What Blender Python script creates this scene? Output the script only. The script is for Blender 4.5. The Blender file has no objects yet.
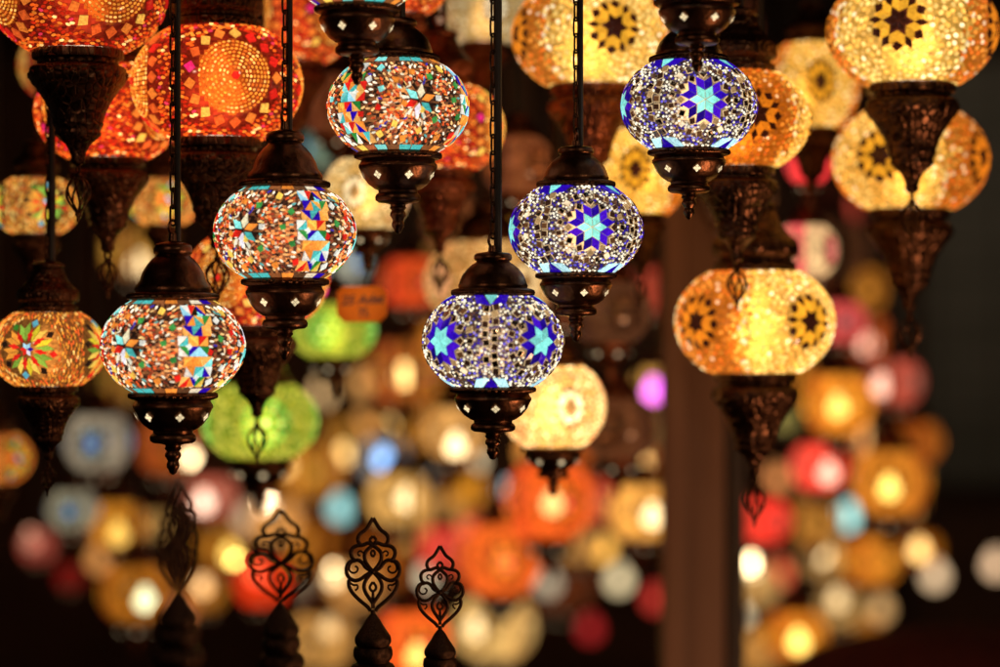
import bpy, bmesh, math, random
from mathutils import Vector, Matrix
PI = math.pi
S = bpy.context.scene
COL = S.collection
random.seed(7)

# ------------------------------------------------------------------ camera
CAM_Z = 1.60
LENS = 85.0
FOCUS = 2.48
K = 36.0 / LENS / 1000.0            # metres per photo pixel at one metre
CEIL = CAM_Z + 1.12
cd = bpy.data.cameras.new("camera"); cam = bpy.data.objects.new("camera", cd); COL.objects.link(cam)
cam.location = (0, 0, CAM_Z); cam.rotation_euler = (PI/2, 0, 0)
cd.lens = LENS; cd.sensor_width = 36; cd.clip_start = 0.05; cd.clip_end = 100
cd.dof.use_dof = True; cd.dof.focus_distance = FOCUS; cd.dof.aperture_fstop = 1.4
S.camera = cam

def at(px, py, d):
    return Vector(((px - 500) * K * d, d, CAM_Z + (333.5 - py) * K * d))

# ------------------------------------------------------------------ materials
def mat(name):
    m = bpy.data.materials.new(name); m.use_nodes = True
    nt = m.node_tree; nt.nodes.clear()
    out = nt.nodes.new('ShaderNodeOutputMaterial')
    m.cycles.emission_sampling = 'NONE'
    return m, nt, out

def N(nt, t, **kw):
    n = nt.nodes.new(t)
    for k, v in kw.items():
        setattr(n, k, v)
    return n

def glass_material(name, see_through, strength=1.0, coat_rough=0.12, frosted=0.0):
    """mosaic glass lit from within: the tile colour is the colour of the glass itself (attribute tint)"""
    m, nt, out = mat(name)
    at_ = N(nt, 'ShaderNodeAttribute', attribute_name='tint')
    oi = N(nt, 'ShaderNodeObjectInfo')
    mul = N(nt, 'ShaderNodeMix', data_type='RGBA', blend_type='MULTIPLY'); mul.inputs[0].default_value = 1
    nt.links.new(at_.outputs['Color'], mul.inputs[6]); nt.links.new(oi.outputs['Color'], mul.inputs[7])
    tc = N(nt, 'ShaderNodeTexCoord')
    nz = N(nt, 'ShaderNodeTexNoise'); nz.inputs['Scale'].default_value = 5 if see_through else 38; nz.inputs['Detail'].default_value = 3
    nt.links.new(tc.outputs['Object'], nz.inputs['Vector'])
    mr = N(nt, 'ShaderNodeMapRange'); mr.inputs[1].default_value = .3; mr.inputs[2].default_value = .7
    mr.inputs[3].default_value = .5 if see_through else .62; mr.inputs[4].default_value = 1.5 if see_through else 1.32
    nt.links.new(nz.outputs['Fac'], mr.inputs[0])
    st = N(nt, 'ShaderNodeMath', operation='MULTIPLY'); st.inputs[1].default_value = strength
    nt.links.new(mr.outputs[0], st.inputs[0])
    p = N(nt, 'ShaderNodeBsdfPrincipled')
    dk = N(nt, 'ShaderNodeMix', data_type='RGBA', blend_type='MULTIPLY'); dk.inputs[0].default_value = 1
    dk.inputs[7].default_value = (.12, .12, .12, 1)
    nt.links.new(mul.outputs[2], dk.inputs[6])
    nt.links.new(dk.outputs[2], p.inputs['Base Color'])
    nt.links.new(mul.outputs[2], p.inputs['Emission Color'])
    nt.links.new(st.outputs[0], p.inputs['Emission Strength'])
    p.inputs['Roughness'].default_value = coat_rough
    if see_through > 0:
        tr = N(nt, 'ShaderNodeBsdfTransparent')
        mx = N(nt, 'ShaderNodeMixShader'); mx.inputs[0].default_value = see_through
        nt.links.new(p.outputs[0], mx.inputs[1]); nt.links.new(tr.outputs[0], mx.inputs[2])
        nt.links.new(mx.outputs[0], out.inputs['Surface'])
    elif frosted > 0:
        rf = N(nt, 'ShaderNodeBsdfRefraction'); rf.inputs['Roughness'].default_value = .55; rf.inputs['IOR'].default_value = 1.3
        nt.links.new(mul.outputs[2], rf.inputs['Color'])
        mx = N(nt, 'ShaderNodeMixShader'); mx.inputs[0].default_value = frosted
        nt.links.new(p.outputs[0], mx.inputs[1]); nt.links.new(rf.outputs[0], mx.inputs[2])
        nt.links.new(mx.outputs[0], out.inputs['Surface'])
    else:
        nt.links.new(p.outputs[0], out.inputs['Surface'])
    return m

def metal_material(name, c1, c2, rough=.34, scale=16, metallic=1.0, bump=.25, embossed=False):
    m, nt, out = mat(name)
    tc = N(nt, 'ShaderNodeTexCoord')
    nz = N(nt, 'ShaderNodeTexNoise'); nz.inputs['Scale'].default_value = scale; nz.inputs['Detail'].default_value = 6
    nt.links.new(tc.outputs['Object'], nz.inputs['Vector'])
    cr = N(nt, 'ShaderNodeValToRGB')
    cr.color_ramp.elements[0].position = .35; cr.color_ramp.elements[0].color = (*c1, 1)
    cr.color_ramp.elements[1].position = .68; cr.color_ramp.elements[1].color = (*c2, 1)
    nt.links.new(nz.outputs['Fac'], cr.inputs[0])
    mr = N(nt, 'ShaderNodeMapRange'); mr.inputs[3].default_value = rough - .1; mr.inputs[4].default_value = rough + .16
    nt.links.new(nz.outputs['Fac'], mr.inputs[0])
    p = N(nt, 'ShaderNodeBsdfPrincipled'); p.inputs['Metallic'].default_value = metallic
    nt.links.new(cr.outputs[0], p.inputs['Base Color']); nt.links.new(mr.outputs[0], p.inputs['Roughness'])
    n2 = N(nt, 'ShaderNodeTexNoise'); n2.inputs['Scale'].default_value = scale * 3
    nt.links.new(tc.outputs['Object'], n2.inputs['Vector'])
    b = N(nt, 'ShaderNodeBump'); b.inputs['Strength'].default_value = bump; b.inputs['Distance'].default_value = .02
    nt.links.new(n2.outputs['Fac'], b.inputs['Height']); nt.links.new(b.outputs[0], p.inputs['Normal'])
    if embossed:                      # chased leaf pattern all over the turned metal
        mp = N(nt, 'ShaderNodeMapping'); mp.inputs['Scale'].default_value = (1, 1, .62)
        nt.links.new(tc.outputs['Object'], mp.inputs['Vector'])
        vo = N(nt, 'ShaderNodeTexVoronoi', feature='DISTANCE_TO_EDGE'); vo.inputs['Scale'].default_value = 11; vo.inputs['Randomness'].default_value = .55
        nt.links.new(mp.outputs[0], vo.inputs['Vector'])
        vr = N(nt, 'ShaderNodeMapRange'); vr.inputs[2].default_value = .16
        nt.links.new(vo.outputs['Distance'], vr.inputs[0])
        b2 = N(nt, 'ShaderNodeBump'); b2.inputs['Strength'].default_value = .32; b2.inputs['Distance'].default_value = .02
        nt.links.new(vr.outputs[0], b2.inputs['Height']); nt.links.new(b.outputs[0], b2.inputs['Normal'])
        nt.links.new(b2.outputs[0], p.inputs['Normal'])
    nt.links.new(p.outputs[0], out.inputs['Surface'])
    return m

def plain_material(name, c1, c2, rough, scale=(8, 8, 8), bump=.2, dist=.004):
    m, nt, out = mat(name)
    tc = N(nt, 'ShaderNodeTexCoord'); mp = N(nt, 'ShaderNodeMapping'); mp.inputs['Scale'].default_value = scale
    nt.links.new(tc.outputs['Object'], mp.inputs['Vector'])
    nz = N(nt, 'ShaderNodeTexNoise'); nz.inputs['Scale'].default_value = 1; nz.inputs['Detail'].default_value = 7
    nt.links.new(mp.outputs[0], nz.inputs['Vector'])
    cr = N(nt, 'ShaderNodeValToRGB')
    cr.color_ramp.elements[0].position = .3; cr.color_ramp.elements[0].color = (*c1, 1)
    cr.color_ramp.elements[1].position = .7; cr.color_ramp.elements[1].color = (*c2, 1)
    nt.links.new(nz.outputs['Fac'], cr.inputs[0])
    p = N(nt, 'ShaderNodeBsdfPrincipled'); p.inputs['Roughness'].default_value = rough
    nt.links.new(cr.outputs[0], p.inputs['Base Color'])
    b = N(nt, 'ShaderNodeBump'); b.inputs['Strength'].default_value = bump; b.inputs['Distance'].default_value = dist
    nt.links.new(nz.outputs['Fac'], b.inputs['Height']); nt.links.new(b.outputs[0], p.inputs['Normal'])
    nt.links.new(p.outputs[0], out.inputs['Surface'])
    return m

def bulb_material():
    m, nt, out = mat('glowing_bulb')
    oi = N(nt, 'ShaderNodeObjectInfo')
    e = N(nt, 'ShaderNodeEmission'); e.inputs['Strength'].default_value = 1
    nt.links.new(oi.outputs['Color'], e.inputs['Color'])
    nt.links.new(e.outputs[0], out.inputs['Surface'])
    return m

M_TILE = glass_material('lit_mosaic_glass', 0, 1.5, .1, .36)
M_BACK = glass_material('lit_mosaic_glass_clear', .15, 1.3, coat_rough=.2)
M_MIRROR = metal_material('mirror_tile', (.30, .22, .16), (.55, .42, .32), .12, 9, 1.0, .1)
M_BRASS = metal_material('aged_bronze', (.055, .026, .016), (.15, .072, .04), .33, 5, 1.0, .05, True)
M_SMALL = metal_material('dark_bronze', (.085, .038, .02), (.17, .078, .042), .32, 5, 1.0, .06)
M_BRASSR = metal_material('reddish_copper', (.13, .04, .022), (.30, .11, .055), .34, 5, 1.0, .05, True)
M_IRON = metal_material('blackened_iron', (.035, .02, .014), (.10, .055, .034), .38, 20)
M_HOLE_GLOW = glass_material('painted_opening_glow', 0, 1.0)  # glows by itself, painting the light of the pierced openings
M_CABLE = plain_material('black_cable', (.008, .006, .005), (.02, .015, .012), .5, (60, 60, 60))
M_BULB = bulb_material()
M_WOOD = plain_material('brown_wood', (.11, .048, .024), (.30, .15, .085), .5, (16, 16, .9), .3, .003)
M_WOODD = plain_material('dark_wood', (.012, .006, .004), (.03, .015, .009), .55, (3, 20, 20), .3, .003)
M_WALL = plain_material('brown_wall_boards', (.07, .026, .012), (.15, .06, .028), .6, (1.2, 1, 5), .2, .01)
M_SHUT = plain_material('grey_shutter_paint', (.15, .155, .14), (.24, .24, .22), .6, (1.2, 1, 5), .2, .01)
def paper_material():
    m, nt, out = mat('orange_paper')
    tc = N(nt, 'ShaderNodeTexCoord'); nz = N(nt, 'ShaderNodeTexNoise'); nz.inputs['Scale'].default_value = 60
    nt.links.new(tc.outputs['Object'], nz.inputs['Vector'])
    cr = N(nt, 'ShaderNodeValToRGB')
    cr.color_ramp.elements[0].color = (.80, .22, .02, 1); cr.color_ramp.elements[1].color = (.95, .32, .04, 1)
    nt.links.new(nz.outputs['Fac'], cr.inputs[0])
    a = N(nt, 'ShaderNodeBsdfDiffuse'); b = N(nt, 'ShaderNodeBsdfTranslucent'); mx = N(nt, 'ShaderNodeMixShader')
    mx.inputs[0].default_value = .45
    nt.links.new(cr.outputs[0], a.inputs[0]); nt.links.new(cr.outputs[0], b.inputs[0])
    nt.links.new(a.outputs[0], mx.inputs[1]); nt.links.new(b.outputs[0], mx.inputs[2]); nt.links.new(mx.outputs[0], out.inputs['Surface'])
    return m
M_PAPER = paper_material()
M_INK = plain_material('dark_ink', (.06, .012, .008), (.08, .016, .01), .7)
M_RED = plain_material('red_cloth', (.04, .002, .003), (.08, .004, .005), .85, (40, 40, 40), .4, .004)
M_FLOOR = plain_material('dark_floor', (.02, .012, .01), (.05, .03, .022), .6, (3, 3, 3), .2, .01)

# ------------------------------------------------------------------ mesh builder
class MB:
    def __init__(self):
        self.v = []; self.f = []; self.c = []; self.m = []; self.s = []
    def face(self, idx, col=(1, 1, 1), mi=0, smooth=False):
        self.f.append(idx); self.c.append(col); self.m.append(mi); self.s.append(smooth)
    def vert(self, p):
        self.v.append((p[0], p[1], p[2])); return len(self.v) - 1
    def mesh(self, name, mats, sharp=None):
        me = bpy.data.meshes.new(name)
        me.from_pydata(self.v, [], self.f)
        for m_ in mats: me.materials.append(m_)
        me.polygons.foreach_set('material_index', self.m)
        me.polygons.foreach_set('use_smooth', self.s)
        a = me.attributes.new('tint', 'FLOAT_COLOR', 'FACE')
        flat = []
        for c in self.c: flat += [c[0], c[1], c[2], 1.0]
        a.data.foreach_set('color', flat)
        me.update()
        if sharp: me.set_sharp_from_angle(angle=math.radians(sharp))
        return me
    # --- shapes
    def lathe(self, prof, n=48, mi=0, flute_n=44, col=(1, 1, 1)):
        rows = []
        for pt in prof:
            r, z = pt[0], pt[1]; fl = pt[2] if len(pt) > 2 else 0
            if r <= 1e-6:
                rows.append([self.vert((0, 0, z))] * n); continue
            row = []
            for i in range(n):
                t = 2 * PI * i / n
                rr = r + (fl if i % 2 else -fl)
                row.append(self.vert((rr * math.cos(t), rr * math.sin(t), z)))
            rows.append(row)
        for a, b in zip(rows, rows[1:]):
            for i in range(n):
                j = (i + 1) % n
                q = [a[i], a[j], b[j], b[i]]
                if a[i] == a[j]: q = [a[i], b[j], b[i]]
                elif b[i] == b[j]: q = [a[i], a[j], b[i]]
                self.face(q, col, mi, True)
    def tube(self, pts, r, n=6, closed=False, mi=0, flat=None):
        pts = [Vector(p) for p in pts]; L = len(pts); rows = []
        for k, p in enumerate(pts):
            if closed: d = pts[(k + 1) % L] - pts[k - 1]
            else: d = pts[min(k + 1, L - 1)] - pts[max(k - 1, 0)]
            d.normalize()
            up = Vector((0, 1, 0)) if abs(d.y) < .9 else Vector((1, 0, 0))
            a = d.cross(up).normalized(); b = a.cross(d).normalized()
            rr = r[k] if isinstance(r, (list, tuple)) else r
            row = []
            for i in range(n):
                t = 2 * PI * i / n
                row.append(self.vert(p + a * (rr * math.cos(t)) + b * (rr * (flat or 1) * math.sin(t))))
            rows.append(row)
        rng = range(L) if closed else range(L - 1)
        for k in rng:
            A, B = rows[k], rows[(k + 1) % L]
            for i in range(n):
                j = (i + 1) % n
                self.face([A[i], A[j], B[j], B[i]], (1, 1, 1), mi, True)
        if not closed:
            self.face(list(reversed(rows[0])), mi=mi); self.face(rows[-1], mi=mi)
    def box(self, x0, x1, y0, y1, z0, z1, mi=0):
        i = [self.vert((x, y, z)) for x in (x0, x1) for y in (y0, y1) for z in (z0, z1)]
        for q in ((0, 1, 3, 2), (4, 6, 7, 5), (0, 4, 5, 1), (2, 3, 7, 6), (0, 2, 6, 4), (1, 5, 7, 3)):
            self.face([i[k] for k in q], mi=mi)

# ------------------------------------------------------------------ the oblate globe (radius 1)
BZ = .77
ZC = .645
def surf(th, z, h=0.0):
    s = max(-1, min(1, z / BZ)); c = math.sqrt(max(0, 1 - s * s))
    n = Vector((c * math.cos(th), c * math.sin(th), s / BZ)).normalized()
    return Vector((c * math.cos(th), c * math.sin(th), z)) + n * h, n
def med(u, v, th):
    s = max(-.999, min(.999, v / BZ)); c = math.sqrt(1 - s * s)
    return th + math.asin(max(-1, min(1, u / c))), v
def local(th, z, meds):
    """(u, v, r, index) relative to the nearest medallion"""
    s = max(-1, min(1, z / BZ)); c = math.sqrt(max(0, 1 - s * s))
    best = None
    for k, tm in enumerate(meds):
        d = (th - tm + PI) % (2 * PI) - PI
        if best is None or abs(d) < abs(best[0]): best = (d, k)
    d, k = best
    u = c * math.sin(d) if abs(d) < PI / 2 else math.copysign(9, d)
    return u, z, math.hypot(u, z), k, d

def jit(c, a=.22):
    k = random.uniform(1 - a, 1 + a)
    return (c[0] * k, c[1] * k, c[2] * k)
def pick(cols, w=None):
    return random.choices(cols, w)[0]

def tile(mb, poly, th, col, h=.022, mi=0, shrink=.93, jitter=.2):
    """one glass tile: polygon in medallion coordinates, raised off the globe"""
    cx = sum(p[0] for p in poly) / len(poly); cy = sum(p[1] for p in poly) / len(poly)
    base, top = [], []
    for (u, v) in poly:
        uu, vv = cx + (u - cx) * shrink, cy + (v - cy) * shrink
        p, _ = surf(*med(uu, vv, th), h=-.012); base.append(mb.vert(p))
        uu, vv = cx + (u - cx) * shrink * .93, cy + (v - cy) * shrink * .93
        p, _ = surf(*med(uu, vv, th), h=h); top.append(mb.vert(p))
    p, _ = surf(*med(cx, cy, th), h=h + .004); c = mb.vert(p)
    colr = jit(col, jitter); n = len(poly)
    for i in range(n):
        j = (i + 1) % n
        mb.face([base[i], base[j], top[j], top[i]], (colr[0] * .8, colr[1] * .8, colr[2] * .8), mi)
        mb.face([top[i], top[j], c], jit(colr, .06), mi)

def bead(mb, th, z, ra, rb, ang, col, h=None, mi=0, n=6):
    p, nn = surf(th, z)
    t1 = Vector((-math.sin(th), math.cos(th), 0)); t2 = nn.cross(t1)
    a = t1 * math.cos(ang) + t2 * math.sin(ang); b = nn.cross(a)
    h = h or min(ra, rb) * .75
    r0, r1 = [], []
    for i in range(n):
        t = 2 * PI * i / n
        o = a * (ra * math.cos(t)) + b * (rb * math.sin(t))
        r0.append(mb.vert(p + o - nn * .01)); r1.append(mb.vert(p + o * .75 + nn * h * .7))
    c = mb.vert(p + nn * h)
    for i in range(n):
        j = (i + 1) % n
        mb.face([r0[i], r0[j], r1[j], r1[i]], col, mi, True)
        mb.face([r1[i], r1[j], c], col, mi, True)

def scatter(dmin, zmax, ok, tries=26000, avoid=()):
    """random points no closer than dmin, where ok(th, z) holds"""
    cell = dmin; grid = {}; pts = []; tries = int(tries * 2.6)
    acell = .12; ag = {}
    for q, rad in avoid:
        ag.setdefault((int(q.x // acell), int(q.y // acell), int(q.z // acell)), []).append((q, rad * rad))
    for _ in range(tries):
        th = random.uniform(0, 2 * PI)
        z = random.uniform(-zmax, zmax)
        if not ok(th, z): continue
        p, _n = surf(th, z)
        k = (int(p.x // cell), int(p.y // cell), int(p.z // cell)); bad = False
        for dx in (-1, 0, 1):
            for dy in (-1, 0, 1):
                for dz in (-1, 0, 1):
                    for q in grid.get((k[0] + dx, k[1] + dy, k[2] + dz), ()):
                        if (q - p).length_squared < dmin * dmin: bad = True; break
                    if bad: break
                if bad: break
            if bad: break
        if bad: continue
        if avoid:
            k2 = (int(p.x // acell), int(p.y // acell), int(p.z // acell))
            for dx in (-1, 0, 1):
                for dy in (-1, 0, 1):
                    for dz in (-1, 0, 1):
                        for q, r2 in ag.get((k2[0] + dx, k2[1] + dy, k2[2] + dz), ()):
                            if (q - p).length_squared < r2: bad = True
            if bad: continue
        grid.setdefault(k, []).append(p); pts.append((th, z))
    return pts

def shell(mb, colf, nt=120, nz=44, mi=0, h=0.0):
    rows = []
    for j in range(nz + 1):
        z = -ZC + 2 * ZC * j / nz
        rows.append([mb.vert(surf(2 * PI * i / nt, z, h)[0]) for i in range(nt)])
    for j in range(nz):
        for i in range(nt):
            k = (i + 1) % nt
            mb.face([rows[j][i], rows[j][k], rows[j + 1][k], rows[j + 1][i]],
                    colf(2 * PI * (i + .5) / nt, -ZC + 2 * ZC * (j + .5) / nz), mi, True)

def pol(r, a): return (r * math.cos(a), r * math.sin(a))
def rhomb(r2, a, half):
    r1 = r2 / (2 * math.cos(half))
    return [(0, 0), pol(r1, a - half), pol(r2, a), pol(r1, a + half)]
def chevrons(r2, rn, ag):
    """two parallelograms filling the gap between two star tips, direction ag"""
    out = []; r1 = r2 / (2 * math.cos(PI / 6))
    for s in (-1, 1):
        p1 = pol(r1, ag); p2 = pol(r2, ag + s * PI / 6); pn = pol(rn, ag)
        p3 = (p2[0] + pn[0] - p1[0], p2[1] + pn[1] - p1[1])
        out.append([p1, p2, p3, pn])
    return out
def square(u, v, s, a):
    return [(u + s * math.cos(a + k * PI / 2 + PI / 4), v + s * math.sin(a + k * PI / 2 + PI / 4)) for k in range(4)]

CYAN = (.24, .80, .74); CYAN2 = (.08, .55, .52); BLUE = (.022, .003, .38); DEEP = (.012, .003, .20); WHITE = (1.0, .93, .72)
CREAM = (.75, .58, .34); DARK = (.022, .010, .006); BROWN = (.16, .05, .02); ORANGE = (.95, .30, .04); RED = (.75, .02, .012)
YELLOW = (1.0, .66, .10); GREEN = (.02, .22, .03); MAG = (.75, .02, .16); AMBER = (1.0, .46, .03); GOLD = (.85, .36, .03)
M4 = [0, PI / 2, PI, -PI / 2]

def rim_tiles(mb, cols, n, band=.075, mi=0):
    """a row of trapezoid tiles round the top and bottom edge"""
    for sgn in (1, -1):
        for k in range(n):
            t0, t1 = 2 * PI * k / n, 2 * PI * (k + .92) / n
            col = jit(cols[k % len(cols)])
            ps = [surf(t0, sgn * (ZC - band), .016)[0], surf(t1, sgn * (ZC - band), .016)[0], surf(t1, sgn * ZC, .016)[0], surf(t0, sgn * ZC, .016)[0]]
            mb.face([mb.vert(p) for p in (ps if sgn > 0 else reversed(ps))], col, mi)

# ---- blue star globes
def globe_blue():
    mb = MB(); th45 = PI / 4; occ = []
    EDGE = (.80, .55, .28)
    def ok(th, z):
        return local(th, z, M4)[2] > .345
    def base(th, z):
        r = local(th, z, M4)[2]
        if r <= .36: return (.30, .20, .10)
        return jit(pick([(.16, .11, .07), (.03, .02, .015), (.03, .02, .05)]), .3)
    shell(mb, base)
    def chip(u, v, s, a, th, col, mi=0):
        tile(mb, square(u, v, s * 1.2, a), th, EDGE, h=.008, shrink=1.0)
        tile(mb, square(u, v, s, a), th, col, mi=mi, shrink=.97)
        occ.append((surf(*med(u, v, th))[0], s * 1.25))
    browns = [(.10, .042, .016), (.035, .014, .008), (.34, .22, .10), (.02, .008, .005)]
    for tm in M4:
        rot = random.uniform(-.1, .1)
        for k in range(6):
            tile(mb, rhomb(.235, k * PI / 3 + rot, PI / 6), tm, CYAN, shrink=.95, jitter=.28)
            for q in chevrons(.235, .272, k * PI / 3 + PI / 6 + rot):
                tile(mb, q, tm, pick([BLUE, DEEP, (.05, .005, .48)]), shrink=.985, jitter=.3)
        for k in range(12):
            a = k * PI / 6 + rot
            r = .375 if k % 2 else .345
            chip(*pol(r, a), .056, a + PI / 4, tm, pick(browns, [3, 3, 2, 2]), pick([0, 1], [3, 2]))
        for k in range(19):
            a = k * 2 * PI / 19 + rot
            chip(*pol(.475 + random.uniform(-.015, .015), a), random.uniform(.042, .054), a + random.uniform(-.3, .3), tm,
                 pick(browns + [(1.0, .85, .6)], [4, 4, 2, 2, 2]), pick([0, 1], [3, 1]))
        for k in range(9):                      # a column of little mirrors halfway to the next star
            v = -.44 + k * .112
            for sd in (-1, 1):
                if random.random() < .2: continue
                chip(sd * .064 + random.uniform(-.014, .014), v + random.uniform(-.015, .015) + sd * .02, .060, random.uniform(-.45, .45), tm + th45,
                     pick(browns, [4, 4, 2, 2]), pick([0, 1], [2, 1]))
        for sg in (1, -1):                      # triangles at the rims
            z0, z1 = sg * .635, sg * .50
            cs = (BLUE, (.55, .9, .95)) if sg < 0 else (CYAN, BLUE)
            tile(mb, [(-.10, z0), (.10, z0), (0, z1)], tm + th45, cs[0], shrink=.95)
            for sd in (-1, 1):
                tile(mb, [(sd * .11, z0), (sd * .012, z1), (sd * .21, z1 + sg * .02), (sd * .25, z0)], tm + th45, cs[1], shrink=.95)
            for u in (-.2, -.1, 0, .1, .2): occ.append((surf(*med(u, sg * .58, tm + th45))[0], .075))
    for th, z in scatter(.0445, .63, ok, 42000, occ):
        w = math.sin(th * 9) + math.sin(z * 15 + th * 4)
        col = pick([(1.15, 1.05, .80), (.85, .72, .48), (.16, .12, .75), (.03, .01, .30), (.45, .42, .95), (.10, .04, .02)],
                   [9, 5, 1, 2, 0, 4] if w > -.3 else [5, 3, 4, 6, 1, 4])
        r = random.uniform(.019, .024)
        bead(mb, th, z, r * random.uniform(1, 1.3), r, random.uniform(0, PI), jit(col, .3))
    return mb.mesh('blue_star_globe', [M_TILE, M_MIRROR])

# ---- many-coloured globes with a scattered flower and a column of triangles
M3 = [0, 2 * PI / 3, -2 * PI / 3]
def globe_multi():
    mb = MB(); th60 = PI / 3; occ = []
    shell(mb, lambda th, z: jit(pick([(.03, .012, .008), (.10, .035, .015), (.24, .09, .03)]), .3))
    mult = [CYAN, ORANGE, CYAN2, YELLOW, (1, .5, .12), (.35, .75, .9), (.95, .45, .10), (.03, .28, .05), (.85, .85, .75), BLUE, RED, (1, .4, .06)]
    for m_i, tm in enumerate(M3):
        rot = .35 + m_i
        cols = [CYAN, RED, (.95, .85, .55), CYAN2, ORANGE, (.75, .75, .85)]
        random.shuffle(cols)
        for k in range(6):
            a = k * PI / 3 + rot
            tile(mb, [pol(.03, a), pol(.13, a - .45), pol(.25, a), pol(.13, a + .45)], tm, cols[k], shrink=1.0)
            tile(mb, [pol(.14, a + .5), pol(.17, a + .34), pol(.27, a + .44), pol(.24, a + .62)], tm, pick([WHITE, DARK, DARK]))
        occ.append((surf(tm, 0)[0], .36))
        for k in range(8):                      # clusters of beads round the flower, sticks of pale glass between
            a = k * 2 * PI / 8 + rot + .2; rr = .44 if k % 2 else .41
            cu, cv = pol(rr, a)
            if abs(cv) > .44: continue
            for _ in range(26):
                ru, rv = pol(.13 * math.sqrt(random.random()), random.uniform(0, 6.28))
                th, z = med(cu + ru, cv + rv, tm)
                if abs(z) < .56:
                    bead(mb, th, z, .036, .022, random.uniform(0, PI), jit(pick([(.80, .10, .02), (1, .42, .14), (.40, .05, .02), (1, .85, .55), (.95, .26, .04)], [5, 3, 4, 3, 3]), .3))
            occ.append((surf(*med(cu, cv, tm))[0], .13))
            for q in range(6):
                b = q * 2 * PI / 8 + k
                th, z = med(cu + .165 * math.cos(b), cv + .165 * math.sin(b), tm)
                if abs(z) < .55:
                    bead(mb, th, z, .055, .016, b + PI / 2 + random.uniform(-.6, .6), jit(pick([(1, .88, .62), (.95, .62, .34), (.55, .2, .08), DARK], [4, 3, 2, 2]), .25))
        for q in range(20):                     # rays of clear and gold glass round the flower
            a = q * PI / 10 + rot; r0 = .315 + .02 * (q % 2)
            th, z = med(*pol(r0, a), tm)
            bead(mb, th, z, .050, .019, a, jit(pick([(1.1, 1.0, .72), (1, .66, .22), (.75, .14, .02), (.3, .8, .75), DARK], [5, 3, 3, 1, 2]), .2), n=4)
        rows, hgt = 8, 1.10 / 8                 # the column of bright triangles
        for i in range(rows):
            v0 = -.55 + i * hgt; v1 = v0 + hgt
            w = .142 * math.sqrt(1 - ((v0 + v1) / 2 / BZ) ** 2)
            off = .06 * math.sin(i * 1.3 + m_i)
            for sd in (-1.5, -.5, .5):
                x0, x1 = off + sd * w, off + (sd + 1) * w
                c = random.sample(mult, 2)
                if random.random() < .12: c[0] = DARK
                if (i + int(sd + 1.5)) % 2:
                    tile(mb, [(x0, v0), (x1, v0), (x0, v1)], tm + th60, c[0], shrink=.97); tile(mb, [(x1, v0), (x1, v1), (x0, v1)], tm + th60, c[1], shrink=.97)
                else:
                    tile(mb, [(x0, v0), (x1, v0), (x1, v1)], tm + th60, c[0], shrink=.97); tile(mb, [(x0, v0), (x1, v1), (x0, v1)], tm + th60, c[1], shrink=.97)
                occ.append((surf(*med((x0 + x1) / 2, (v0 + v1) / 2, tm + th60))[0], .11))
    rim_tiles(mb, [CYAN2, (.30, .10, .03), ORANGE, (.12, .05, .02), (.8, .7, .5), BLUE, (.25, .08, .02), YELLOW, (.45, .12, .04), CYAN, (.2, .08, .03)], 23, .07)
    for th, z in scatter(.24, .50, lambda th, z: True, 5000, [(q, r * .8) for q, r in occ]):
        u0 = random.uniform(0, 2)
        tile(mb, [(z_ * 0 + pol(.06, u0 + q)[0], z + pol(.06, u0 + q)[1]) for q, z_ in ((0, 0), (1.9, 0), (3.4, 0), (4.8, 0))], th, pick([CYAN, RED, YELLOW, (.05, .30, .06), ORANGE, (.9, .9, .8)]))
        occ.append((surf(th, z)[0], .075))
    for th, z in scatter(.066, .555, lambda th, z: True, 20000, occ):
        u_, v_, r_, k_, d_ = local(th, z, M3)
        bead(mb, th, z, .046, .020, math.atan2(v_, u_) + random.uniform(-.5, .5), n=5, col=jit(pick([(1.15, 1.05, .80), (1, .60, .22), (.80, .10, .02), (.30, .05, .02), DARK, (.12, .45, .42), (.05, .03, .35)], [5, 3, 3, 2, 4, 1, 1]), .3))
    return mb.mesh('many_coloured_globe', [M_TILE, M_MIRROR])

# ---- orange globes: concentric rings of gold beads, red filling
def globe_orange():
    mb = MB()
    def base(th, z):
        u, v, r, k, d = local(th, z, M4)
        return jit((.30, .05, .005), .3) if r < .43 else jit((.16, .012, .004), .35)
    shell(mb, base)
    for tm in M4:
        tile(mb, [pol(.055, k * PI / 3) for k in range(6)], tm, RED)
        ring = .095
        while ring < .43:
            n = int(2 * PI * ring / .052)
            for k in range(n):
                a = 2 * PI * (k + random.uniform(-.1, .1)) / n
                th, z = med(*pol(ring, a), tm)
                bead(mb, th, z, .024, .017, a + PI / 2, jit(pick([(.95, .38, .04), (1.2, .70, .16), (.75, .18, .02)], [4, 2, 3]), .25))
            ring += .044
        for k in range(17):
            a = 2 * PI * k / 17
            if abs(.50 * math.sin(a)) > .56: continue
            s = .05
            tile(mb, [pol(.44, a), pol(.505, a - .15), pol(.575, a), pol(.505, a + .15)], tm,
                 pick([RED, (.9, .24, .03), MAG, (1, .55, .08), (.85, .13, .02)], [4, 4, 2, 2, 4]))
    def ok(th, z):
        return local(th, z, M4)[2] > .575
    for th, z in scatter(.046, .635, ok, 30000):
        bead(mb, th, z, .036, .021, random.uniform(-.5, .5), jit(pick([(.95, .14, .012), (.62, .025, .006), (1.05, .30, .03), (1.9, 1.1, .35), (.8, .04, .1), (.22, .010, .005)], [6, 6, 4, 1, 1, 4]), .3))
    return mb.mesh('orange_circle_globe', [M_TILE, M_MIRROR])

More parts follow.
